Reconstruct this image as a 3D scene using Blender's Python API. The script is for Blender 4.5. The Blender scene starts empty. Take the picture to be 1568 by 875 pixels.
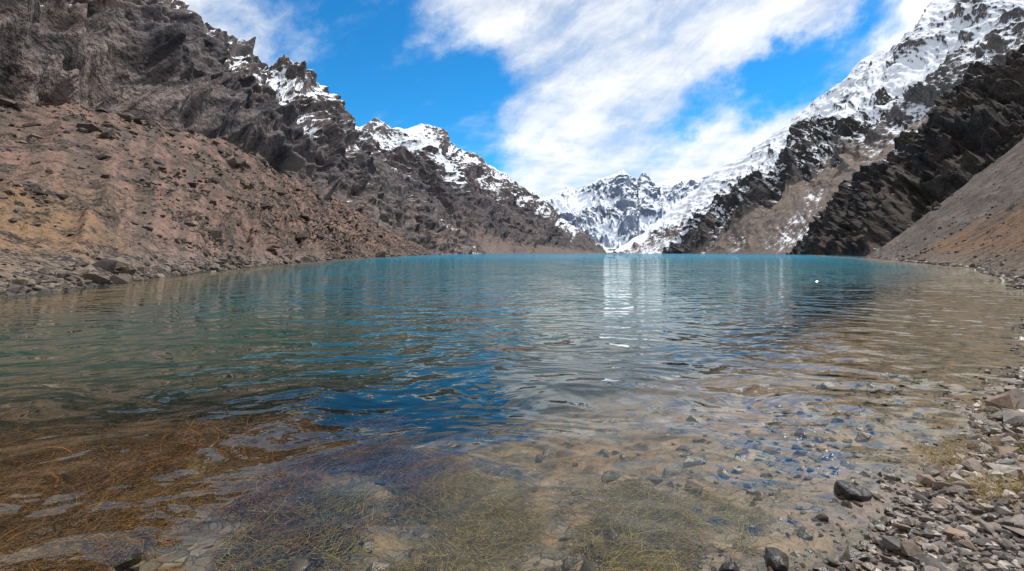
import bpy, math, numpy as np, bmesh
rng=np.random.default_rng(7)
F=784.0; H=2.0; CX=784.0; HY=388.0
def P(px,py,Y): return ((px-CX)/F*Y, Y, H+(HY-py)/F*Y)
sc=bpy.context.scene
# ---------------------------------------------------------------- noise
_p=rng.permutation(256); PT=np.concatenate([_p,_p])
_a=rng.random(256)*2*np.pi; GX=np.cos(_a); GY=np.sin(_a)
def perlin(x,y,seed=0):
    x=np.asarray(x,float); y=np.asarray(y,float)
    xi=np.floor(x); yi=np.floor(y); xf=x-xi; yf=y-yi
    xi=xi.astype(np.int64); yi=yi.astype(np.int64)
    u=xf*xf*xf*(xf*(xf*6-15)+10); v=yf*yf*yf*(yf*(yf*6-15)+10)
    def g(i,j,dx,dy):
        h=PT[(PT[(i+seed*57)&255]+j+seed*31)&255]
        return GX[h]*dx+GY[h]*dy
    a=g(xi,yi,xf,yf); b=g(xi+1,yi,xf-1,yf); c=g(xi,yi+1,xf,yf-1); d=g(xi+1,yi+1,xf-1,yf-1)
    return ((a+(b-a)*u)+((c+(d-c)*u)-(a+(b-a)*u))*v)*1.45
def fbm(x,y,o=5,seed=0,gain=.5):
    s=0;a=1;t=0
    for k in range(o):
        s=s+a*perlin(x*2**k+k*17.3,y*2**k-k*9.1,seed+k); t+=a; a*=gain
    return s/t*1.6
def ridged(x,y,o=6,seed=0,gain=.5):
    s=0;a=1;t=0;w=1
    for k in range(o):
        n=1-np.abs(perlin(x*2.03**k+k*11.7,y*2.03**k-k*5.3,seed+k)); n=n*n*w
        w=np.clip(n*1.6,0,1); s=s+a*n; t+=a; a*=gain
    return s/t
def sstep(a,b,x):
    t=np.clip((x-a)/(b-a),0,1); return t*t*(3-2*t)
# ---------------------------------------------------------------- mesh helpers
def raw_mesh(name,co,quads,attrs=None,uv=None,mat=None,smooth=True,k=4):
    me=bpy.data.meshes.new(name)
    co=np.ascontiguousarray(co.reshape(-1,3),dtype=np.float32)
    quads=np.ascontiguousarray(quads.reshape(-1,k),dtype=np.int32); n=len(quads)
    me.vertices.add(len(co)); me.vertices.foreach_set('co',co.ravel())
    me.loops.add(n*k); me.loops.foreach_set('vertex_index',quads.ravel())
    me.polygons.add(n); me.polygons.foreach_set('loop_start',np.arange(0,n*k,k,dtype=np.int32))
    try: me.polygons.foreach_set('loop_total',np.full(n,k,dtype=np.int32))
    except Exception: pass
    me.polygons.foreach_set('use_smooth',np.full(n,smooth,dtype=bool))
    for a,val in (attrs or {}).items():
        at=me.attributes.new(a,'FLOAT','POINT'); at.data.foreach_set('value',np.ascontiguousarray(val.ravel(),dtype=np.float32))
    if uv is not None:
        l=me.uv_layers.new(name='uv'); l.data.foreach_set('uv',np.ascontiguousarray(uv.reshape(-1,2)[quads.ravel()],dtype=np.float32).ravel())
    me.update(calc_edges=True)
    ob=bpy.data.objects.new(name,me); sc.collection.objects.link(ob)
    if mat: me.materials.append(mat)
    return ob
def grid_quads(nu,nv,wrap=False):
    i=np.arange(nu if wrap else nu-1); j=np.arange(nv-1); I,J=np.meshgrid(i,j,indexing='ij'); I2=(I+1)%nu
    return np.stack([I*nv+J,I2*nv+J,I2*nv+J+1,I*nv+J+1],-1)
# ---------------------------------------------------------------- node helper
class NB:
    def __init__(s,tree): s.t=tree; s.n=tree.nodes; s.l=tree.links
    def node(s,ty,**kw):
        n=s.n.new(ty)
        for k,v in kw.items(): setattr(n,k,v)
        return n
    def put(s,sock,v):
        if isinstance(v,bpy.types.NodeSocket): s.l.new(v,sock)
        elif v is not None:
            if isinstance(v,(tuple,list)) and len(v)==3 and sock.type=='RGBA': v=(*v,1)
            sock.default_value=v
    def m(s,op,a,b=None,c=None,clamp=False):
        n=s.node('ShaderNodeMath',operation=op,use_clamp=clamp); s.put(n.inputs[0],a)
        if b is not None: s.put(n.inputs[1],b)
        if c is not None: s.put(n.inputs[2],c)
        return n.outputs[0]
    def vm(s,op,a,b=None,out=0):
        n=s.node('ShaderNodeVectorMath',operation=op); s.put(n.inputs[0],a)
        if b is not None:
            if op=='SCALE': s.put(n.inputs[3],b)
            else: s.put(n.inputs[1],b)
        return n.outputs[out]
    def mix(s,f,a,b,blend='MIX'):
        n=s.node('ShaderNodeMix',data_type='RGBA',blend_type=blend); s.put(n.inputs[0],f); s.put(n.inputs[6],a); s.put(n.inputs[7],b); return n.outputs[2]
    def ss(s,x,a,b,c=0.,d=1.):
        n=s.node('ShaderNodeMapRange',interpolation_type='SMOOTHSTEP'); s.put(n.inputs[0],x)
        for i,v in zip((1,2,3,4),(a,b,c,d)): s.put(n.inputs[i],v)
        return n.outputs[0]
    def noise(s,vec,scale,detail=4,rough=.55,dist=0.,out=0,ty=None):
        n=s.node('ShaderNodeTexNoise'); s.put(n.inputs['Vector'],vec); n.inputs['Scale'].default_value=scale
        n.inputs['Detail'].default_value=detail; n.inputs['Roughness'].default_value=rough; n.inputs['Distortion'].default_value=dist
        return n.outputs[out]
    def vor(s,vec,scale,out='Distance',feature='F1'):
        n=s.node('ShaderNodeTexVoronoi',feature=feature); s.put(n.inputs['Vector'],vec); n.inputs['Scale'].default_value=scale; return n.outputs[out]
    def attr(s,name):
        return s.node('ShaderNodeAttribute',attribute_name=name).outputs['Fac']
    def sep(s,v):
        n=s.node('ShaderNodeSeparateXYZ'); s.put(n.inputs[0],v); return n.outputs
    def comb(s,x,y,z):
        n=s.node('ShaderNodeCombineXYZ'); s.put(n.inputs[0],x); s.put(n.inputs[1],y); s.put(n.inputs[2],z); return n.outputs[0]
def new_mat(name):
    m=bpy.data.materials.new(name); m.use_nodes=True; m.node_tree.nodes.clear(); b=NB(m.node_tree)
    out=b.node('ShaderNodeOutputMaterial'); return m,b,out
def finish(b,out,col,rough=.9,bump=None,bd=1.0,bs=1.0,spec=.2,rs=None):
    p=b.node('ShaderNodeBsdfPrincipled'); b.put(p.inputs['Base Color'],col); b.put(p.inputs['Roughness'],rough); p.inputs['Specular IOR Level'].default_value=spec
    if bump is not None:
        bn=b.node('ShaderNodeBump'); bn.inputs['Distance'].default_value=bd; bn.inputs['Strength'].default_value=bs; b.put(bn.inputs['Height'],bump); b.l.new(bn.outputs[0],p.inputs['Normal'])
    b.l.new(p.outputs[0],out.inputs[0])
# mountain rock / scree / snow
def mountain_mat(name,ra,rb,rdark,scree,scree2,sc_m,snowcol=(.76,.79,.84),streak=.5,bump=.42,band=.5):
    m,b,out=new_mat(name)
    g=b.node('ShaderNodeNewGeometry'); pos=g.outputs['Position']; nz=b.sep(g.outputs['Normal'])[2]
    uv=b.node('ShaderNodeUVMap',uv_map='uv').outputs[0]
    s=1.0/sc_m
    n1=b.noise(pos,s*.5,3,.6); n2=b.noise(pos,s*4,5,.62); n3=b.noise(pos,s*22,3,.6)
    suv=b.vm('MULTIPLY',uv,(1.0,.16,1.0)); st=b.noise(suv,s*5,4,.6)
    us=b.sep(uv); q1=b.m('ADD',b.m('MULTIPLY',us[0],.55),b.m('MULTIPLY',us[1],.85)); q2=b.m('SUBTRACT',b.m('MULTIPLY',us[0],.85),b.m('MULTIPLY',us[1],.55))
    bnd=b.noise(b.comb(b.m('ADD',b.m('MULTIPLY',q1,s*6),b.m('MULTIPLY',n1,4.)),b.m('MULTIPLY',q2,s*.9),0.),1.0,4,.65)
    col=b.mix(b.ss(n1,.35,.65),ra,rb)
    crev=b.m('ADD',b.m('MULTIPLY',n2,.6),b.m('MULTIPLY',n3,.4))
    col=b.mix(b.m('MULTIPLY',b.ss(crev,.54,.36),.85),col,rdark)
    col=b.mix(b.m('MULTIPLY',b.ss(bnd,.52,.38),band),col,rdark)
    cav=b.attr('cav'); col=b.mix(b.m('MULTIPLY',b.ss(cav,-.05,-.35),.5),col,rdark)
    scol=b.mix(b.ss(b.m('ADD',b.m('MULTIPLY',st,.7),b.m('MULTIPLY',n1,.3)),.38,.62),scree,scree2)
    scol=b.mix(b.m('MULTIPLY',b.ss(n3,.5,.35),.45),scol,rdark)
    sp=b.m('ADD',b.attr('scree'),b.m('MULTIPLY',b.m('SUBTRACT',b.m('ADD',b.m('MULTIPLY',n2,.5),b.m('MULTIPLY',st,.5)),.5),1.6))
    col=b.mix(b.ss(sp,-.08,.12),col,scol)
    sn=b.m('ADD',b.attr('snow'),b.m('MULTIPLY',b.m('SUBTRACT',nz,.62),1.2))
    sn=b.m('ADD',sn,b.m('MULTIPLY',b.m('SUBTRACT',n2,.5),1.8))
    sn=b.m('ADD',sn,b.m('MULTIPLY',b.m('SUBTRACT',n3,.5),1.6))
    sn=b.m('ADD',sn,b.m('MULTIPLY',b.m('SUBTRACT',st,.5),streak*1.8))
    sn=b.m('ADD',sn,b.m('MULTIPLY',b.m('SUBTRACT',bnd,.5),.8))
    sf=b.ss(sn,-.05,.14)
    col=b.mix(sf,col,snowcol)
    hgt=b.m('ADD',b.m('MULTIPLY',n2,.7),b.m('MULTIPLY',n3,.22))
    hgt=b.m('MULTIPLY',hgt,b.m('SUBTRACT',1.0,b.m('MULTIPLY',sf,.6)))
    finish(b,out,col,.92,hgt,sc_m*bump,1.0,.15)
    return m
# ---------------------------------------------------------------- loft a mountain flank
def loft(name,cols,nu,nv,feat,amp,mat,p=1.15,stretch=2.2,seed=0,snow=None,scree=None,strata=.0,back=.35,ridge_taper=1.0,fine=.4,taper=.06,gain=.46,ff=.4,fg=.55,oc=6):
    B=np.array([c[0] for c in cols],float); R=np.array([c[1] for c in cols],float)
    px=R[:,0]/np.maximum(R[:,1],30)
    w=np.abs(np.diff(px))+.012; k=np.concatenate([[0],np.cumsum(w)]); k/=k[-1]
    u=np.linspace(0,1,nu)
    Bi=np.stack([np.interp(u,k,B[:,c]) for c in range(3)],-1); Ri=np.stack([np.interp(u,k,R[:,c]) for c in range(3)],-1)
    kk=np.interp(u,k,np.arange(len(cols)))
    nb=max(12,int(nv*.12)); v=np.concatenate([np.linspace(0,1,nv),1+np.linspace(0,1,nb+1)[1:]**1.3*back])
    V=v[None,:]; vf=np.minimum(V,1); vb=np.maximum(V-1,0)
    co=np.zeros((nu,len(v),3))
    d=Ri-Bi
    co[...,0]=Bi[:,None,0]+d[:,None,0]*V; co[...,1]=Bi[:,None,1]+d[:,None,1]*V
    co[...,2]=Bi[:,None,2]+d[:,None,2]*vf**p-vb*(d[:,None,2])*2.2
    mid=(Bi+Ri)/2; s=np.concatenate([[0],np.cumsum(np.linalg.norm(np.diff(mid,axis=0),axis=1))])
    L=np.linalg.norm(d,axis=1); S=np.repeat(s[:,None],len(v),1); T=L[:,None]*V
    du=np.gradient(co,axis=0); dv=np.gradient(co,axis=1); n=np.cross(du,dv); n/=np.linalg.norm(n,axis=-1,keepdims=True)+1e-9
    n*=np.where(n[...,2:3]<0,-1,1)
    ker=np.hanning(41); ker/=ker.sum()
    for c in range(3):   # smooth the base normals along the range so folds do not crease
        pad=np.pad(n[...,c],((20,20),(0,0)),mode='edge'); cs=np.zeros_like(n[...,c])
        for q_,w_ in enumerate(ker): cs+=w_*pad[q_:q_+nu]
        n[...,c]=cs
    n/=np.linalg.norm(n,axis=-1,keepdims=True)+1e-9
    nb0=n[:,nv-2:nv-1,:]; n[:,nv-1:,:]=nb0
    wx=fbm(S/feat*.7,T/feat*.7,3,seed+40)*.35; wy=fbm(S/feat*.7+9,T/feat*.7+5,3,seed+50)*.35
    r1=ridged(S/feat+wx,T/(feat*stretch)+wy,4,seed,gain)
    f2=feat*.30
    r2=(1-ff)*ridged(S/f2+wx*2,T/(f2*1.4)+wy*2,oc,seed+9,gain)+ff*(.5+.5*fbm(S/f2*1.3+4,T/f2*1.1+wy,oc,seed+15,fg))
    dd=(1-fine)*(r1-.5)+fine*(r2-.5)
    if strata:
        q=(S*.55+T*.85)/(feat*.22)+wx*3
        dd=dd+strata*(ridged(q,(S*.85-T*.55)/(feat*1.6),3 if oc<6 else 4,seed+20,.45)-.5)
    tp=sstep(0,taper,vf)*(1-(1-ridge_taper)*sstep(.75,1,vf))
    A=amp*(.25+.75*np.clip(L/np.max(L),0.05,1))[:,None]
    sp=scree(kk[:,None],vf,dd) if scree else np.full(dd.shape,-1.)
    sp=sp+np.zeros_like(dd)
    soft=1-.8*sstep(-.1,.35,sp)
    disp=dd*A*tp*soft
    co=co+n*disp[...,None]
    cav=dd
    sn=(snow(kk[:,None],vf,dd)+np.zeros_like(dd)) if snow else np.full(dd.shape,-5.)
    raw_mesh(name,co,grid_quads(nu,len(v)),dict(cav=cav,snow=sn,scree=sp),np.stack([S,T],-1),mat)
    return co[:,:nv],kk
# ---------------------------------------------------------------- materials for terrain
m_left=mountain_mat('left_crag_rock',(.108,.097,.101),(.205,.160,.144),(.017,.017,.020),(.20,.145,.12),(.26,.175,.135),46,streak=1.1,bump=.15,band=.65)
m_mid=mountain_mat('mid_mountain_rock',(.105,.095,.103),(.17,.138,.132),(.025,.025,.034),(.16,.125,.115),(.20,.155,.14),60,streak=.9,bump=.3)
m_far=mountain_mat('far_rock_haze_tinted',(.15,.20,.28),(.22,.26,.34),(.07,.11,.18),(.2,.2,.21),(.25,.25,.26),150,(.72,.77,.85),.9,.3)  # aerial haze painted into the far peaks as bluish base colours
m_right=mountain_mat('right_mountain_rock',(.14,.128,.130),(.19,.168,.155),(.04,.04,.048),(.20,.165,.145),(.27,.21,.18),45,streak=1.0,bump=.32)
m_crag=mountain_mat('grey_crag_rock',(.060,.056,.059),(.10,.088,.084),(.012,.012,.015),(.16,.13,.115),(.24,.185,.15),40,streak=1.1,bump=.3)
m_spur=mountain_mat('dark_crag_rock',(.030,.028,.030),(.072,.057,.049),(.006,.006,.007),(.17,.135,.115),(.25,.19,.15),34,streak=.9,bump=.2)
# ---------------------------------------------------------------- masses
Z0=-1.5
cols=[((-60,-60,10),P(-500,-420,300)),((-80,0,15),P(-250,-330,420)),((-95,60,20),P(0,-170,500)),((-110,140,22),P(150,-85,560)),((-120,200,22),P(262,-4,600)),
((-125,260,22),P(290,38,640)),((-130,330,20),P(350,62,700)),((-135,400,18),P(400,95,740)),((-135,480,12),P(425,104,760)),((-135,550,5),P(470,108,800)),((-132,620,0),P(500,142,880)),
((-128,700,Z0),P(520,183,930)),((-122,760,Z0),P(548,232,980)),((-119,800,Z0),P(600,270,1080)),((-108,900,Z0),P(650,310,1180)),((-92,1100,Z0),P(700,350,1260)),((-73,1290,Z0),P(742,387,1310))]
loft('rocky_mountain',cols,1250,600,140,98,m_left,1.1,1.6,1,
 snow=lambda k,v,c: -.80+1.0*sstep(.30,.72,v)*(1-.65*sstep(10.5,12.5,k))+.30*np.exp(-((k-8.5)/1.1)**2)*sstep(.70,.95,v)-1.8*c,
 scree=lambda k,v,c: -.85+.9*sstep(.25,.0,v)*sstep(9,14,k)-.2*c,strata=.24,fine=.42,ff=.25,fg=.45,gain=.46,oc=5)
sil=[(480,205),(530,186),(548,193),(575,188),(600,198),(635,187),(655,192),(680,206),(700,224),(735,246),(770,263),(800,289),(835,306),(860,330),(890,353),(928,383)]
bs=[(-160,1100),(-130,1150),(-110,1200),(-100,1250),(-85,1280),(-73,1300),(-60,1350),(-45,1420),(-25,1500),(5,1600),(35,1700),(90,1800),(170,1950),(260,2130),(360,2320),(460,2480)]
cols=[((x,y,Z0),P(a,b_,1700+i*58)) for i,((a,b_),(x,y)) in enumerate(zip(sil,bs))]
loft('snowy_ridge',cols,800,420,280,120,m_mid,1.15,2.0,3,ridge_taper=.6,
 snow=lambda k,v,c: -.84+1.0*sstep(.3,.85,v)*(1-.25*sstep(9,13,k))+1.7*np.exp(-((k-4.6-(0.9-v)*5.0)/.8)**2)*np.exp(-((v-.64)/.16)**2)-1.5*c,
 scree=lambda k,v,c: -.75+1.1*sstep(.38,.05,v)-.6*c,strata=.16,fine=.40)
sil=[(700,330),(780,300),(835,304),(850,296),(870,287),(885,292),(905,279),(920,272),(935,268),(945,264),(955,258),(967,271),(976,276),(985,264),(992,270),(1003,282),(1020,277),(1050,270),(1075,274),(1100,268),(1200,240)]
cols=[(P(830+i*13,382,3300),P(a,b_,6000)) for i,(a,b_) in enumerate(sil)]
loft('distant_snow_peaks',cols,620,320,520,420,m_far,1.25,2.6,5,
 snow=lambda k,v,c: .22+.35*sstep(.1,.4,v)-2.0*c-.35*sstep(.7,1,v),strata=.05,fine=.40,ridge_taper=.15)
sil=[(940,384,2700),(1000,345,2900),(1065,290,3000),(1100,258,2900),(1150,232,2800),(1200,190,2600),(1260,150,2450),(1300,106,2350),(1325,88,2300),(1370,70,2200),(1395,50,2150),(1420,25,2100),(1440,-5,2050),(1500,-40,1950),(1568,-90,1850),(1750,-180,1700),(2200,-300,1400)]
bs=[(535,2500),(560,2420),(610,2350),(660,2280),(690,2200),(690,2100),(680,1950),(670,1800),(660,1700),(640,1600),(620,1500),(600,1400),(580,1300),(560,1150),(530,950),(480,700),(420,400)]
cols=[((x,y,Z0),P(*a)) for a,(x,y) in zip(sil,bs)]
loft('snowy_mountain',cols,950,540,300,145,m_right,1.1,2.4,7,ridge_taper=.6,
 snow=lambda k,v,c: -.42+1.1*sstep(.22,.58,v)+.45*np.exp(-((k-2.3)/1.6)**2)-1.4*c-.15*sstep(.85,1,v),
 scree=lambda k,v,c: -.45+.9*sstep(.5,.1,v)-.5*c,strata=.14,fine=.42)
sil=[(1015,384,2250),(1050,345,2150),(1110,290,2050),(1180,238,1900),(1230,190,1800),(1330,152,1700),(1400,140,1640),(1450,120,1500),(1600,60,1300)]
bs=[(648,2200),(655,2000),(634,1800),(604,1600),(582,1400),(560,1200),(530,1050),(500,900),(450,700)]
cols=[((x,y,Z0),P(*a)) for a,(x,y) in zip(sil,bs)]
loft('dark_crags',cols,700,450,200,140,m_crag,1.0,1.8,11,
 snow=lambda k,v,c: -.66+.95*sstep(.3,.9,v)-1.8*c,
 scree=lambda k,v,c: .9*sstep(.06,-.06,v-np.interp(k,[0,1,2,3,4,5,6,7,8],[-.2,-.1,.02,.14,.25,.4,.52,.6,.7])-.3*c)-.55,strata=.14,fine=.45)
cols=[((432,806,Z0),P(1211,387,830)),((400,700,Z0),P(1250,340,800)),((350,570,Z0),P(1300,282,760)),((310,470,Z0),P(1370,228,700)),((270,400,Z0),P(1440,178,650)),
((225,330,Z0),P(1500,118,600)),((200,270,Z0),P(1568,92,560)),((200,190,Z0),P(1800,0,500)),((180,100,Z0),P(2300,-80,380))]
loft('dark_rock_spur',cols,750,480,85,70,m_spur,1.0,1.5,15,
 snow=lambda k,v,c: -.95+.8*sstep(.5,1,v)-1.8*c,strata=.20,fine=.45,ff=.3,fg=.5,oc=5)
# ------- scree slopes
def scree_mat(name,a,c,gray,orange,dark,bscale=1.0):
    m,b,out=new_mat(name)
    g=b.node('ShaderNodeNewGeometry'); pos=g.outputs['Position']; uv=b.node('ShaderNodeUVMap',uv_map='uv').outputs[0]
    z=b.sep(pos)[2]
    suv=b.vm('MULTIPLY',uv,(1,.14,1)); st=b.noise(suv,.16/bscale,5,.6); big=b.noise(pos,.04/bscale,3,.6); md=b.noise(pos,.35/bscale,5,.7); fi=b.noise(pos,2.6/bscale,4,.7)
    col=b.mix(b.ss(st,.42,.58),a,c)
    patch=b.m('ADD',b.m('MULTIPLY',big,.6),b.m('MULTIPLY',md,.4))
    col=b.mix(b.m('MULTIPLY',b.ss(patch,.53,.42),.65),col,b.mix(.6,gray,dark))
    col=b.mix(b.m('MULTIPLY',b.ss(b.m('ADD',b.attr('tint'),b.m('SUBTRACT',b.m('ADD',b.m('MULTIPLY',big,.5),b.m('MULTIPLY',md,.5)),.5)),0.0,.3),.75),col,orange)
    zz=b.m('ADD',z,b.m('MULTIPLY',b.m('SUBTRACT',md,.5),4.0))
    col=b.mix(b.m('MULTIPLY',b.ss(zz,3.2*bscale,.6),.75),col,gray)
    msk=b.ss(b.m('ADD',patch,b.m('MULTIPLY',b.ss(zz,4.,1.),-.1)),.56,.42,.3,1.)
    col=b.mix(b.m('MULTIPLY',b.ss(b.m('ADD',b.m('MULTIPLY',fi,.6),b.m('MULTIPLY',md,.4)),.55,.43),msk),col,dark)
    col=b.mix(b.m('MULTIPLY',b.ss(fi,.57,.70),.35),col,(.38,.32,.27))
    col=b.mix(b.ss(z,.25,.02),col,b.mix(.6,col,dark))
    finish(b,out,col,.95,b.m('ADD',b.m('MULTIPLY',md,.7),b.m('MULTIPLY',fi,.3)),1.1*bscale,1.0,.1)
    return m
m_scree=scree_mat('reddish_scree',(.135,.101,.084),(.235,.150,.122),(.185,.160,.135),(.235,.150,.080),(.042,.034,.031))
m_talus=scree_mat('grey_talus',(.105,.088,.081),(.145,.115,.103),(.18,.15,.125),(.20,.115,.06),(.045,.038,.036))
def slope(name,cols,nu,nv,feat,amp,mat,p,seed,tint):
    B=np.array([c[0] for c in cols],float); R=np.array([c[1] for c in cols],float)
    px=R[:,0]/np.maximum(R[:,1],30); w=np.abs(np.diff(px))+.03; k=np.concatenate([[0],np.cumsum(w)]); k/=k[-1]
    u=np.linspace(0,1,nu); sm=lambda a:np.interp(u,k,a)
    Bi=np.stack([sm(B[:,c]) for c in range(3)],-1); Ri=np.stack([sm(R[:,c]) for c in range(3)],-1)
    ker=np.hanning(max(5,nu//22)); ker/=ker.sum(); h=len(ker)//2
    for A in (Bi,Ri):
        for c in range(3): A[:,c]=np.convolve(np.pad(A[:,c],h,mode='reflect',reflect_type='odd'),ker,mode='same')[h:-h]
    v=np.linspace(0,1,nv)**1.25; vb=np.linspace(0,.4,25)[1:]; v=np.concatenate([v,1+vb]); V=v[None]
    d=Ri-Bi; co=np.zeros((nu,len(v),3)); vf=np.minimum(V,1); vx=np.maximum(V-1,0)
    co[...,0]=Bi[:,None,0]+d[:,None,0]*V; co[...,1]=Bi[:,None,1]+d[:,None,1]*V; co[...,2]=Bi[:,None,2]+d[:,None,2]*(.35*vf+.65*vf**p)-vx*d[:,None,2]*.5
    mid=(Bi+Ri)/2; s=np.concatenate([[0],np.cumsum(np.linalg.norm(np.diff(mid,axis=0),axis=1))]); L=np.linalg.norm(d,axis=1)
    S=np.repeat(s[:,None],len(v),1); T=L[:,None]*V; kk=np.interp(u,k,np.arange(len(cols)))[:,None]
    X=co[...,0]; Y=co[...,1]
    n=fbm(X/feat,Y/feat,5,seed)*.45+(ridged(S/(feat*.7),T/(feat*2.6),4,seed+5,.42)-.5)*.6+fbm(X/(feat*.09),Y/(feat*.09),4,seed+8)*.08
    rk=sstep(.05,.35,fbm(X/20+3,Y/20,4,seed+12)); n=n+rk*(ridged(X/(feat*.16),Y/(feat*.16),4,seed+13)-.3)*.34
    amp_=amp*sstep(0,.25,vf)*np.clip(L/np.max(L),.15,1)[:,None]+amp*.05
    co[...,2]+=n*amp_
    co[...,0]+=fbm(X/(feat*.15)+50,Y/(feat*.15),4,seed+3)*amp_*.2
    raw_mesh(name,co,grid_quads(nu,len(v)),dict(tint=tint(kk,vf)+np.zeros_like(n)),np.stack([S,T],-1),mat)
    return co[:,:nv],kk
cols=[((-40,-25,-.5),(-130,-40,40)),((-26,5,-.5),P(-500,60,70)),((-22.5,13,-.5),P(-250,125,90)),((-21,21,-.5),P(0,156,112)),((-23,28,-.5),P(150,168,140)),((-26.5,35.6,-.5),P(250,195,170)),((-32,55,-.5),P(380,236,220)),((-38,78,-.5),P(450,272,300)),
((-55,160,-.5),P(520,312,430)),((-73,313,-.5),P(580,343,560)),((-100,560,-.5),P(640,374,720)),((-119,790,-.5),P(668,389,800))]
hill_co,hill_k=slope('scree_hillside',cols,900,520,32,8.0,m_scree,1.5,21,lambda k,v: -.10+.38*sstep(.65,.15,v)*sstep(6,3,k))
cols=[((152,222,-.5),P(1330,392,228)),((139,196,-.5),P(1345,382,236)),((120,160,-.5),P(1400,343,255)),((88,112,-.5),P(1480,280,275)),((64,71,-.5),P(1568,212,290)),((37,38,-.5),P(1750,90,300)),((27,25,-.5),P(2200,-50,280)),((20,8,-.5),(260,60,110)),((20,-15,-.5),(160,-60,60))]
tal_co,tal_k=slope('talus_slope',cols,600,420,34,5.0,m_talus,1.5,31,lambda k,v: -.13+.5*sstep(.42,.12,v)*sstep(2.2,3.6,k))
# ---------------------------------------------------------------- lake outline
shore=np.array([(-26,-4),(-16,-5),(-9,-1.5),(-5,.6),(-2.5,1.6),(-.6,2.1),(.6,2.5),(1.4,2.85),(2.10,3.3),(2.65,3.8),(3.45,4.5),(4.7,5.3),(6.0,6.3),(8.2,8.2),(10.6,10),(17,16),(26,25),(37,38),(64,71),(88,112),(139,196),(240,400),(330,540),(435,806),(560,1200),(600,1600),(650,2000),(640,2300),(530,2480),(465,2500),(260,2130),(35,1700),(-73,1300),(-119,800),(-100,560),(-73,313),(-55,160),(-38,78),(-32,55),(-26.5,35.6),(-23,28),(-21,21),(-22.5,13),(-26,5)],float)
def sdist(x,y):
    d=np.full(x.shape,1e9); ins=np.zeros(x.shape,bool); n=len(shore)
    for i in range(n):
        x1,y1=shore[i]; x2,y2=shore[(i+1)%n]; ex,ey=x2-x1,y2-y1
        t=np.clip(((x-x1)*ex+(y-y1)*ey)/(ex*ex+ey*ey),0,1); d=np.minimum(d,np.hypot(x-x1-t*ex,y-y1-t*ey))
        c=((y1>y)!=(y2>y)); xi=(x2-x1)*(y-y1)/(y2-y1+1e-12)+x1; ins^=c&(x<xi)
    return np.where(ins,d,-d)
def gheight(x,y):
    d=sdist(x,y); r=np.hypot(x,y); d=d+fbm(x*.6,y*.6,4,60)*.22*np.clip(r/6,.3,3)
    rightside=sstep(.45,.9,x/np.maximum(y,1))*sstep(60,20,y)*sstep(0,3,y)
    leftside=sstep(.5,-2.5,x)*sstep(9,6,y)
    q=np.clip(d,0,60)
    dep=(.085*q+.020*q*q)*(1-.65*rightside)*(1-.5*leftside); dep=np.minimum(dep,14)
    rise=np.where(-d<6,.17*(-d),1.02+.05*(-d-6)); rise=np.minimum(rise,5)
    far=sstep(14,19,r)*sstep(2300,2200,y)*sstep(-10,0,y)*np.where(x>0,sstep(26,34,r),1)
    rise=rise*(1-far)-1.2*far*np.clip(-d,0,1)
    z=np.where(d>0,-dep,rise)
    z=z+fbm(x*1.3,y*1.3,5,70)*np.clip(.02+.02*np.abs(d),.02,.09)*(1-far)+fbm(x*7,y*7,3,75)*.012
    return z,d
def polar(nr,na_f,na_b,r0,r1):
    th=np.concatenate([np.linspace(-58,58,na_f,endpoint=False),np.linspace(58,302,na_b,endpoint=False)])*math.pi/180
    r=r0*(r1/r0)**np.linspace(0,1,nr)
    TH,Rr=np.meshgrid(th,r,indexing='ij'); return Rr*np.sin(TH),Rr*np.cos(TH)
X,Y=polar(620,620,160,.4,9000.)
Zg,Dg=gheight(X,Y)
m,b,out=new_mat('lake_bed_and_shore')
g=b.node('ShaderNodeNewGeometry'); pos=g.outputs['Position']; xyz=b.sep(pos); z=xyz[2]
n1=b.noise(pos,.55,3,.6,.4); n2=b.noise(pos,3.5,5,.65,.5); n3=b.noise(pos,28,3,.6)
wv=b.vm('ADD',pos,b.vm('SCALE',b.noise(pos,6,2,.5,out=1),.12)); vr=b.vor(wv,9,feature='DISTANCE_TO_EDGE'); vcr=b.sep(b.vor(wv,9,'Color'))[0]
stone=b.mix(vcr,(.08,.068,.056),(.34,.27,.21)); stone=b.mix(b.ss(vr,.08,.01),stone,(.03,.024,.02))
gravel=b.mix(b.m('MULTIPLY',b.ss(n3,.58,.42),.7),(.20,.165,.14),(.07,.06,.053))
alg=b.mix(b.ss(n2,.40,.60),(.028,.017,.007),(.25,.13,.045)); alg=b.mix(b.ss(n1,.42,.62),alg,b.mix(b.ss(n2,.38,.62),(.030,.028,.008),(.32,.23,.07)))
silt=b.mix(b.ss(n2,.3,.7),(.21,.13,.08),(.42,.28,.185))
bed=b.mix(b.ss(b.m('ADD',b.m('ADD',n1,b.m('MULTIPLY',n2,.5)),b.m('MULTIPLY',xyz[0],.055)),.70,.95),alg,silt)
bed=b.mix(b.m('MULTIPLY',b.ss(z,-.38,-.10),b.ss(n2,.62,.42)),bed,stone)
col=b.mix(b.ss(z,-.04,.04),bed,gravel)
col=b.mix(b.m('MULTIPLY',b.ss(z,.10,.0),.4),col,(.05,.036,.028))
finish(b,out,col,b.ss(z,.0,.15,.55,.95),b.m('ADD',n2,b.m('MULTIPLY',n3,.3)),.06,1.0,.3)
m_ground=m
raw_mesh('ground',np.stack([X,Y,Zg],-1),grid_quads(X.shape[0],X.shape[1],True),None,None,m_ground)
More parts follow.
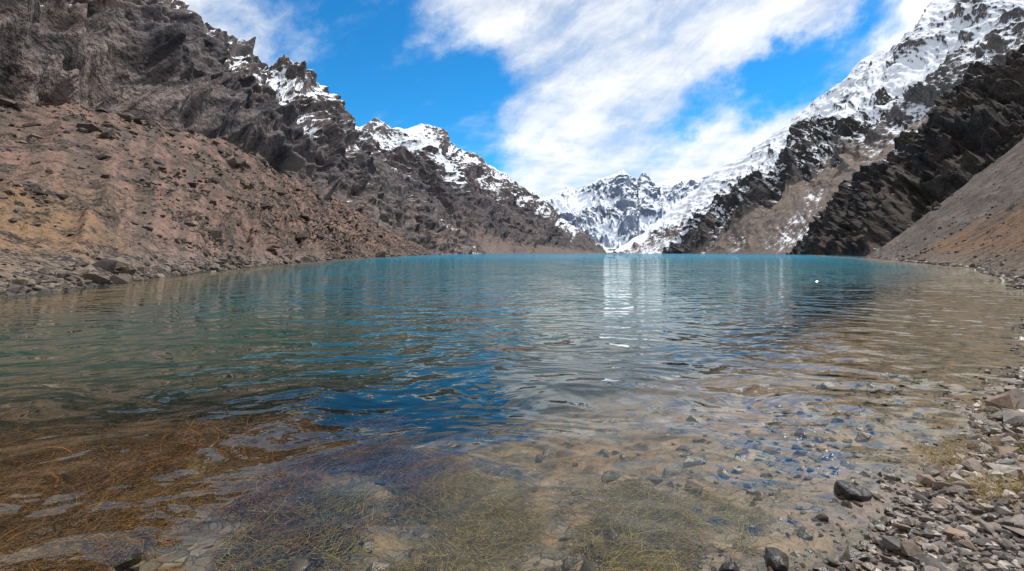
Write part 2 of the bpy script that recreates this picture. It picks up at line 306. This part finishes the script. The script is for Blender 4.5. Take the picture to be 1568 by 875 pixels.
# ---------------------------------------------------------------- water
X,Y=polar(420,420,160,.35,9000.)
zz,dd=gheight(X,Y); murk=1-np.exp(-.42*np.clip(-zz,0,20)**1.5)
rsh=sstep(-1.0,2.5,X-.25*Y)*sstep(40,14,Y)*np.exp(-np.clip(dd,0,50)/4.5)*sstep(0,.5,dd)
m,b,out=new_mat('lake_water')
g=b.node('ShaderNodeNewGeometry'); pos=g.outputs['Position']; py_=b.sep(pos)[1]
warp=b.vm('SCALE',b.vm('SUBTRACT',b.noise(pos,.45,1,.5,out=1),(.5,.5,.5)),1.8)
base=b.vm('ADD',pos,warp); E=.012
rs=b.m('MULTIPLY',b.attr('rsh'),.010)
def hgt(p):
    l=[((1.0,1.5),.075,0),((2.9,4.2),.021,0),((.28,.5),.08,0),((7.5,10.5),.0036,0)]
    tot=None
    for (sx,sy),a,dt in l:
        q=b.vm('MULTIPLY',p,(sx,sy,0.)); h=b.noise(q,1.0,dt,.45)
        h=b.m('MULTIPLY',h,a); tot=h if tot is None else b.m('ADD',tot,h)
    xs=b.sep(p); ph=b.m('MULTIPLY',b.m('SUBTRACT',xs[0],xs[1]),9.5)
    return b.m('ADD',tot,b.m('MULTIPLY',b.m('SINE',ph),rs))
h0=hgt(base); hx=hgt(b.vm('ADD',base,(E,0,0))); hy=hgt(b.vm('ADD',base,(0,E,0)))
calm=b.m('MULTIPLY',b.ss(b.noise(pos,.13,2,.5),.35,.65,.65,1.5),b.m('MULTIPLY',b.ss(py_,3.5,8,.65,1.05),b.ss(py_,6,50,1.,2.8)))
gx=b.m('MULTIPLY',b.m('DIVIDE',b.m('SUBTRACT',h0,hx),E),b.m('MULTIPLY',calm,b.ss(py_,10,80,1.2,2.6))); gy=b.m('MULTIPLY',b.m('DIVIDE',b.m('SUBTRACT',h0,hy),E),calm)
N=b.vm('NORMALIZE',b.comb(gx,gy,1.0))
fr=b.node('ShaderNodeFresnel'); fr.inputs['IOR'].default_value=1.333; b.put(fr.inputs['Normal'],N)
tr=b.node('ShaderNodeBsdfTransparent'); tr.inputs[0].default_value=(.94,.95,.89,1)
df=b.node('ShaderNodeBsdfDiffuse'); n1=b.noise(pos,.03,2,.5)
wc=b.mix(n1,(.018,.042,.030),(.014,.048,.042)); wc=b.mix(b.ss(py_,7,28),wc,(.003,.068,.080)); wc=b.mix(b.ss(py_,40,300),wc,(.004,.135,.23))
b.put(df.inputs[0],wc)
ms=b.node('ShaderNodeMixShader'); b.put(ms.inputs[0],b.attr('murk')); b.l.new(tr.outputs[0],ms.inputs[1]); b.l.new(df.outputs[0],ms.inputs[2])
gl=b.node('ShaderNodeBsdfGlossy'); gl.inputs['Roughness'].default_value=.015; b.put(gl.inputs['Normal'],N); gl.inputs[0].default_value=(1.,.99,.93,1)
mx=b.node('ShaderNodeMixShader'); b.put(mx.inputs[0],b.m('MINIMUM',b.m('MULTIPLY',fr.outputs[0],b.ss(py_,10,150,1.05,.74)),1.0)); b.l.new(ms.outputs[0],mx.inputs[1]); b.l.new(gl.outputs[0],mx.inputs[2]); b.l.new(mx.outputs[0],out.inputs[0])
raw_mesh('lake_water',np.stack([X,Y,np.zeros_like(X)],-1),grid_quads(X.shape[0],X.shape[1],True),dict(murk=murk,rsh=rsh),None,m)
# ---------------------------------------------------------------- rocks
def rock_variant():
    bm=bmesh.new(); n=rng.integers(10,15)
    v=rng.normal(size=(n,3)); v/=np.linalg.norm(v,axis=1)[:,None]; v*=(.7+.4*rng.random((n,1))); v*=np.array([1,.65+.35*rng.random(),.35+.35*rng.random()])
    for q in v: bm.verts.new(q)
    r=bmesh.ops.convex_hull(bm,input=bm.verts)
    for e in [x for x in bm.verts if not x.link_faces]: bm.verts.remove(e)
    bmesh.ops.triangulate(bm,faces=bm.faces); bm.verts.index_update()
    co=np.array([x.co[:] for x in bm.verts]); fa=np.array([[w.index for w in f.verts] for f in bm.faces]); bm.free(); return co,fa
VAR=[rock_variant() for _ in range(16)]
def rocks(name,pts,size,tone,mat,flat=True):
    cs=[];fs=[];ts=[];off=0; vi=rng.integers(0,len(VAR),len(pts))
    for k,(vc,vf) in enumerate(VAR):
        idx=np.where(vi==k)[0]; n=len(idx)
        if n==0: continue
        a=rng.random(n)*2*np.pi; tx=rng.normal(size=n)*.5; c,s=np.cos(a),np.sin(a); c2,s2=np.cos(tx),np.sin(tx)
        x,y,z=vc.T
        y2=y[None]*c2[:,None]-z[None]*s2[:,None]; z2=y[None]*s2[:,None]+z[None]*c2[:,None]
        xx=x[None]*c[:,None]-y2*s[:,None]; yy=x[None]*s[:,None]+y2*c[:,None]
        q=np.stack([xx,yy,z2],-1)*size[idx][:,None,None]+pts[idx][:,None,:]
        f=vf[None]+(np.arange(n)*len(vc))[:,None,None]+off
        cs.append(q.reshape(-1,3)); fs.append(f.reshape(-1,3)); ts.append(np.repeat(tone[idx],len(vc))); off+=n*len(vc)
    return raw_mesh(name,np.concatenate(cs),np.concatenate(fs),dict(tone=np.concatenate(ts)),None,mat,False,3)
def rock_mat(name,ramp,rough=.85,wet=False,scale=20.):
    m,b,out=new_mat(name); g=b.node('ShaderNodeNewGeometry'); pos=g.outputs['Position']; z=b.sep(pos)[2]
    cr=b.node('ShaderNodeValToRGB'); b.l.new(b.attr('tone'),cr.inputs[0]); e=cr.color_ramp.elements
    e[0].position=0; e[0].color=(*ramp[0],1); e[1].position=1; e[1].color=(*ramp[-1],1)
    for i,c in enumerate(ramp[1:-1]): q=e.new((i+1)/(len(ramp)-1)); q.color=(*c,1)
    n=b.noise(pos,scale,4,.65); col=b.mix(b.ss(n,.35,.65,.0,.5),cr.outputs[0],b.mix(1.0,cr.outputs[0],(.45,.42,.4),'MULTIPLY'))
    if wet: col=b.mix(b.ss(z,.07,.01,0,1),col,b.mix(1.0,col,(.42,.38,.33),'MULTIPLY')); rough=b.ss(z,.02,.12,.3,.9)
    finish(b,out,col,rough,n,.25/scale,1.0,.3); return m
m_grav=rock_mat('gravel_stone',[(.06,.055,.053),(.22,.19,.165),(.12,.108,.103),(.36,.31,.265),(.095,.086,.08),(.27,.19,.14),(.18,.16,.145),(.50,.45,.40)],wet=True)
m_bould=rock_mat('hill_boulder',[(.040,.033,.030),(.12,.092,.076),(.065,.055,.05),(.22,.17,.13)],scale=2.)
n=190000; x=rng.uniform(-3,17,n); y=rng.uniform(1.5,16,n)
near=sstep(9,4,np.hypot(x,y)); k=rng.random(n)<.35+.65*near; x,y=x[k],y[k]
z,d=gheight(x,y); keep=(d<.9)&(d>-6)&(y>2.0)&(x/y<1.3)&(rng.random(len(x))<np.where(d>0,np.exp(-d*4)*.6,1.0)); x,y,z,d=x[keep],y[keep],z[keep],d[keep]
sz=np.clip(rng.lognormal(-3.5,.5,len(x)),.012,.13)*np.clip(np.hypot(x,y)/5,.85,1.8)
rocks('gravel',np.stack([x,y,z+sz*np.where(d>0,-.1,.3)],-1),sz,rng.random(len(x)),m_grav)
n=9000; x=rng.uniform(-5,9,n); y=rng.uniform(2.3,9,n); z,d=gheight(x,y); k=(d>.15)&(rng.random(n)<np.exp(-d*1.1)*1.2+.02); x,y,z=x[k],y[k],z[k]
sz=np.clip(rng.lognormal(-3.0,.5,len(x)),.02,.14); k=z+sz*.6<-.01; rocks('submerged_stones',np.stack([x,y,z],-1)[k],sz[k],rng.random(k.sum()),m_grav)
n=9000; t=rng.random(n); x=np.interp(t,[0,.4,.7,1],[11,37,88,139]); y=np.interp(t,[0,.4,.7,1],[10,38,112,196]); x=x+rng.normal(size=n)*(.8+.02*y)+.9; y=y+rng.normal(size=n)*.7
z,d=gheight(x,y); k=(d<.3); x,y,z=x[k],y[k],z[k]; sz=np.clip(rng.lognormal(-2.0,.5,len(x)),.05,.5)*np.clip(y/40,.6,1.6)
rocks('shore_stones',np.stack([x,y,np.maximum(z,.0)+sz*.15],-1),sz,rng.random(len(x)),m_grav)
def on_surface(co,n,dens):
    i=(rng.random(n)*(co.shape[0]-1)).astype(int); j=(rng.random(n)**1.1*(co.shape[1]-1)).astype(int); p=co[i,j]; k=dens(p,j/co.shape[1],i/co.shape[0])>rng.random(n); return p[k],j[k]/co.shape[1]
p,v=on_surface(hill_co,130000,lambda p,v,u: np.clip(.08+.9*sstep(.05,.35,fbm(p[:,0]/20+3,p[:,1]/20,4,33))+.9*sstep(.14,.02,v)+.6*sstep(.93,1,v),0,1)*np.clip(1.1-v*.4,0,1))
dist=np.hypot(p[:,0],p[:,1]); sz=np.clip(rng.lognormal(-1.75,.75,len(p)),.07,2.0)*np.clip(dist/90,.6,2.6)
rocks('hillside_boulders',p+np.array([0,0,.1])*sz[:,None],sz,rng.random(len(p)),m_bould)
p,v=on_surface(tal_co,24000,lambda p,v,u: np.clip(.2+.9*sstep(.1,.4,fbm(p[:,0]/18,p[:,1]/18,4,91))*sstep(.6,.2,v)+.6*sstep(.1,.0,v),0,1))
dist=np.hypot(p[:,0],p[:,1]); sz=np.clip(rng.lognormal(-1.8,.6,len(p)),.07,1.1)*np.clip(dist/90,.5,2.2)
rocks('talus_boulders',p,sz,rng.random(len(p)),m_bould)
m_wet=rock_mat('wet_dark_rock',[(.022,.02,.02),(.05,.042,.038)],.4)
def bigrock(name,px,py,s,sq=(1,.8,.75),z=0.0,seed=0,mat=None):
    Yd=(H-z)*F/(py-HY); Xd=(px-CX)/F*Yd
    bm=bmesh.new(); bmesh.ops.create_icosphere(bm,subdivisions=4,radius=1)
    r2=np.random.default_rng(seed); pl=r2.normal(size=(14,3)); pl/=np.linalg.norm(pl,axis=1)[:,None]; dk=r2.uniform(.5,.85,14)
    for v in bm.verts:
        q=np.array(v.co[:])
        for a,dk_ in zip(pl,dk):
            t=q@a
            if t>dk_: q=q-a*(t-dk_)*.93
        nn=float(fbm(np.array([q[0]*2+q[2]*1.3+seed]),np.array([q[1]*2-q[2]]),4,3)[0]); q=q*(1+.10*nn); v.co=tuple(q*np.array(sq)*s)
    me=bpy.data.meshes.new(name); bm.to_mesh(me); bm.free(); at=me.attributes.new('tone','FLOAT','POINT'); at.data.foreach_set('value',np.full(len(me.vertices),r2.random(),dtype=np.float32))
    o=bpy.data.objects.new(name,me); o.location=(Xd,Yd,z); o.rotation_euler=(0,0,r2.random()*6); sc.collection.objects.link(o); me.materials.append(mat or m_wet); return o
bigrock('dark_wet_rock',1304,757,.17,seed=3)
bigrock('dark_wet_rock',1190,862,.12,(1.2,.8,.5),seed=5)
bigrock('dark_wet_rock',1118,872,.08,(1,.8,.8),seed=8)
bigrock('pale_rock',455,872,.10,(1.2,.8,.35),-.02,seed=11,mat=m_grav)
# foam bubbles drifting near the shore
m,b,out=new_mat('foam'); finish(b,out,(.75,.76,.74),.5)
r=np.random.default_rng(77); n=90; t=r.random(n); fx=np.interp(t,[0,1],[1225,1300])+r.normal(size=n)*22; fy=np.interp(t,[0,1],[650,735])+r.normal(size=n)*10
Yd=H*F/(fy-HY); rocks('foam_bubbles',np.stack([(fx-CX)/F*Yd,Yd,np.full(n,.001)],-1),r.uniform(.003,.012,n),r.random(n),m)
# ---------------------------------------------------------------- strands
def strands(name,roots,dirs,length,width,mat,K=7,curl=.5,droop=0.,zmax=None,tone=None,seed=0):
    n=len(roots); pts=np.zeros((n,K,3)); pts[:,0]=roots; d=dirs/np.linalg.norm(dirs,axis=1)[:,None]; r=np.random.default_rng(seed)
    cv=r.normal(size=(n,3))*curl*np.array([1,1,.5])
    for k in range(1,K):
        d=d+cv/K+r.normal(size=(n,3))*curl*.35/K*2; d[:,2]-=droop/K; d/=np.linalg.norm(d,axis=1)[:,None]
        pts[:,k]=pts[:,k-1]+d*(length/(K-1))[:,None]
        if zmax is not None: pts[:,k,2]=np.minimum(pts[:,k,2],zmax)
    tan=np.gradient(pts,axis=1); tan/=np.linalg.norm(tan,axis=2,keepdims=True)+1e-9
    up=np.array([.13,.31,.94]); s1=np.cross(tan,up); s1/=np.linalg.norm(s1,axis=2,keepdims=True)+1e-9; s2=np.cross(tan,s1)
    w=width[:,None]*(1-np.linspace(0,.85,K)[None]); ring=[]
    for a in range(3):
        an=a*2*math.pi/3; ring.append(pts+(s1*math.cos(an)+s2*math.sin(an))*w[...,None])
    co=np.stack(ring,2)
    base=(np.arange(n)*K*3)[:,None,None]; kk=(np.arange(K-1)*3)[None,:,None]; a=np.arange(3)[None,None,:]; a2=(a+1)%3
    q=np.stack([base+kk+a,base+kk+a2,base+kk+3+a2,base+kk+3+a],-1)
    tn=r.random(n) if tone is None else tone
    return raw_mesh(name,co,q,dict(tone=np.repeat(tn,K*3)),None,mat)
def sm(name,ramp): return rock_mat(name,ramp,.7,False,6.)
m_wbrown=sm('brown_waterweed',[(.018,.010,.004),(.15,.075,.022),(.32,.145,.040),(.05,.033,.010)])
m_wgreen=sm('green_waterweed',[(.018,.016,.005),(.16,.13,.036),(.36,.27,.085),(.10,.055,.022)])
m_orange=sm('orange_twig',[(.18,.06,.016),(.42,.16,.045)])
m_grass=sm('dry_grass_blade',[(.28,.20,.07),(.52,.38,.14),(.38,.30,.11)])
def weed(name,cx,cy,rx,ry,n,mat,seed,ln=(.15,.5),w=(.0015,.004),thr=0.,fq=1.1):
    r=np.random.default_rng(seed); a=r.random(n)*2*np.pi; q=np.sqrt(r.random(n)); x=cx+rx*q*np.cos(a); y=cy+ry*q*np.sin(a)
    k=fbm(x*fq,y*fq,3,seed)+.35*(r.random(n))>thr; x,y=x[k],y[k]; z,_=gheight(x,y); k=z<-.03; x,y,z=x[k],y[k],z[k]; n=len(x)
    top=np.minimum(-.03,z+.45); z0=z+(top-z)*r.random(n)**1.3
    fl=fbm(x*.6,y*.6,2,seed+4)*4+r.normal(size=n)*.6; d=np.stack([np.cos(fl),np.sin(fl),r.normal(size=n)*.12],-1)
    strands(name,np.stack([x,y,z0],-1),d,r.uniform(*ln,n),r.uniform(*w,n),mat,8,1.6,0,-.012,seed=seed)
weed('brown_waterweed',-4.4,5.0,3.9,2.4,30000,m_wbrown,41,(.15,.5),(.002,.005),.03)
weed('green_waterweed',-.1,3.8,2.0,1.2,26000,m_wgreen,43,(.1,.35),(.0015,.0038),.15,1.6)
def G(px,py,z=0.): Yd=(H-z)*F/(py-HY); return np.array([(px-CX)/F*Yd,Yd,z])
def cluster(name,px,py,n,spread,ln,w,mat,seed,up=.7,curl=.8):
    r=np.random.default_rng(seed); c=G(px,py); pts=c+r.normal(size=(n,3))*np.array([spread,spread,0]); gz,_=gheight(pts[:,0],pts[:,1]); pts[:,2]=np.maximum(gz,-.12)
    d=r.normal(size=(n,3)); d[:,2]=np.abs(d[:,2])*up+.12; strands(name,pts,d,r.uniform(ln*.4,ln,n),r.uniform(w*.5,w,n),mat,9,curl,.8,seed=seed)
cluster('orange_branches',345,662,44,.20,.5,.008,m_orange,51,.6,1.8)
cluster('orange_branches',240,675,50,.30,.5,.008,m_orange,52,.3,1.8)
cluster('orange_branches',190,700,34,.35,.5,.006,m_orange,53,.15,1.8)
cluster('dry_twig',1085,835,6,.05,.45,.004,m_orange,54,1.2,.9)
cluster('dry_twig',1195,778,4,.05,.3,.004,m_orange,55,.3)
cluster('dry_twig',905,830,60,.22,.3,.0025,m_grass,56,.3,1.5)
cluster('dry_twig',985,872,30,.15,.35,.0025,m_grass,57,.4,1.5)
def tuft(name,px,py,n,spread,ln,seed):
    r=np.random.default_rng(seed); c=G(px,py); pts=c+r.normal(size=(n,3))*np.array([spread,spread,0]); gz,_=gheight(pts[:,0],pts[:,1]); pts[:,2]=gz
    d=r.normal(size=(n,3))*.55; d[:,2]=1; strands(name,pts,d,r.uniform(ln*.4,ln,n),r.uniform(.0012,.0028,n),m_grass,7,.8,.9,seed=seed)
tuft('dry_grass',1545,780,500,.20,.24,61); tuft('dry_grass',1460,712,240,.14,.18,62); tuft('dry_grass',1530,700,320,.25,.22,63); tuft('dry_grass',1565,640,260,.3,.25,64)
# ---------------------------------------------------------------- light
sd=np.array([.42,.30,.84]); sd/=np.linalg.norm(sd); el=math.asin(sd[2]); az=math.atan2(sd[0],sd[1])
L=bpy.data.lights.new('sun','SUN'); L.energy=5.0; L.angle=math.radians(.5); L.color=(1,.96,.90)
lo=bpy.data.objects.new('sun',L); sc.collection.objects.link(lo)
from mathutils import Vector
lo.rotation_euler=Vector(sd).to_track_quat('Z','Y').to_euler()
w=bpy.data.worlds.new('World'); sc.world=w; w.use_nodes=True; w.node_tree.nodes.clear(); b=NB(w.node_tree)
out=b.node('ShaderNodeOutputWorld'); bg=b.node('ShaderNodeBackground'); b.l.new(bg.outputs[0],out.inputs[0]); bg.inputs[1].default_value=.1
sky=b.node('ShaderNodeTexSky',sky_type='NISHITA'); sky.sun_disc=False; sky.sun_elevation=el; sky.sun_rotation=az; sky.altitude=2900; sky.air_density=1.0; sky.dust_density=.3; sky.ozone_density=2.5
D=b.node('ShaderNodeTexCoord').outputs['Generated']; dx,dy,dz=b.sep(D)
AZ=b.m('ARCTAN2',dx,dy); EL=b.m('ARCSINE',dz)
zc=b.m('ADD',b.m('MAXIMUM',dz,0.0),.12); pl=b.comb(b.m('DIVIDE',dx,zc),b.m('DIVIDE',dy,zc),0.)
wn=b.noise(b.comb(b.m('MULTIPLY',AZ,3.4),b.m('MULTIPLY',EL,3.4),0.),1.0,6,.6,out=1); wn=b.vm('SUBTRACT',wn,(.5,.5,.5)); wx,wy,_=b.sep(wn)
def azel(px,py):
    v=Vector(((px-CX)/F,1,(HY-py)/F)).normalized(); return math.atan2(v.x,v.y),math.asin(v.z)
def hole(px,py,rx,ry,rot,soft=1.0,warp=.40):
    a0,e0=azel(px,py); a=b.m('ADD',b.m('SUBTRACT',AZ,a0),b.m('MULTIPLY',wx,warp)); e=b.m('ADD',b.m('SUBTRACT',EL,e0),b.m('MULTIPLY',wy,warp))
    c,s=math.cos(rot),math.sin(rot)
    p=b.m('DIVIDE',b.m('ADD',b.m('MULTIPLY',a,c),b.m('MULTIPLY',e,s)),rx); q=b.m('DIVIDE',b.m('SUBTRACT',b.m('MULTIPLY',e,c),b.m('MULTIPLY',a,s)),ry)
    r=b.m('SQRT',b.m('ADD',b.m('MULTIPLY',p,p),b.m('MULTIPLY',q,q)))
    return b.ss(r,1.6,.4)
hs=[hole(535,90,.14,.24,.1),hole(665,160,.15,.13,-.5),hole(1190,125,.14,.045,.5),hole(1290,60,.13,.045,.6),hole(480,-60,.16,.14,0)]
hsum=hs[0]
for q in hs[1:]: hsum=b.m('MAXIMUM',hsum,q)
cr,sr=math.cos(.55),math.sin(.55)
ux=b.m('ADD',b.m('MULTIPLY',AZ,cr),b.m('MULTIPLY',EL,sr)); uy=b.m('SUBTRACT',b.m('MULTIPLY',EL,cr),b.m('MULTIPLY',AZ,sr))
st=b.noise(b.vm('ADD',b.comb(b.m('MULTIPLY',ux,1.8),b.m('MULTIPLY',uy,7.5),0.),b.vm('SCALE',wn,.8)),1.0,8,.6); puff=b.noise(pl,2.6,7,.62,.2)
cov=b.m('SUBTRACT',1.0,hsum)
cov=b.m('ADD',b.m('MULTIPLY',cov,1.3),b.m('MULTIPLY',b.m('SUBTRACT',b.m('ADD',b.m('MULTIPLY',st,.75),b.m('MULTIPLY',puff,.25)),.54),4.6))
cov=b.m('ADD',cov,b.ss(EL,.22,.05,0,.35))
cov=b.ss(cov,-.15,1.65)
br=b.m('ADD',8.6,b.m('MULTIPLY',b.ss(b.m('ADD',b.m('MULTIPLY',puff,.4),b.m('MULTIPLY',st,.6)),.38,.62),3.2))
cloud=b.comb(b.m('MULTIPLY',br,.97),b.m('MULTIPLY',br,.985),br)
hsv=b.node('ShaderNodeHueSaturation'); hsv.inputs['Saturation'].default_value=1.25; hsv.inputs['Value'].default_value=1.75; b.l.new(sky.outputs[0],hsv.inputs['Color'])
b.put(bg.inputs[0],b.mix(cov,b.mix(1.0,hsv.outputs[0],(.35,1.02,1.07),'MULTIPLY'),cloud))
# ---------------------------------------------------------------- camera
cam=bpy.data.cameras.new('camera'); co_=bpy.data.objects.new('camera',cam); sc.collection.objects.link(co_); co_.location=(0,0,H); co_.rotation_euler=(math.pi/2,0,0)
cam.sensor_width=36; cam.lens=18; cam.shift_y=-(437.5-HY)/1568; cam.clip_end=30000; cam.clip_start=.05; sc.camera=co_
sc.view_settings.view_transform='Standard'; sc.view_settings.look='None'; sc.view_settings.exposure=0
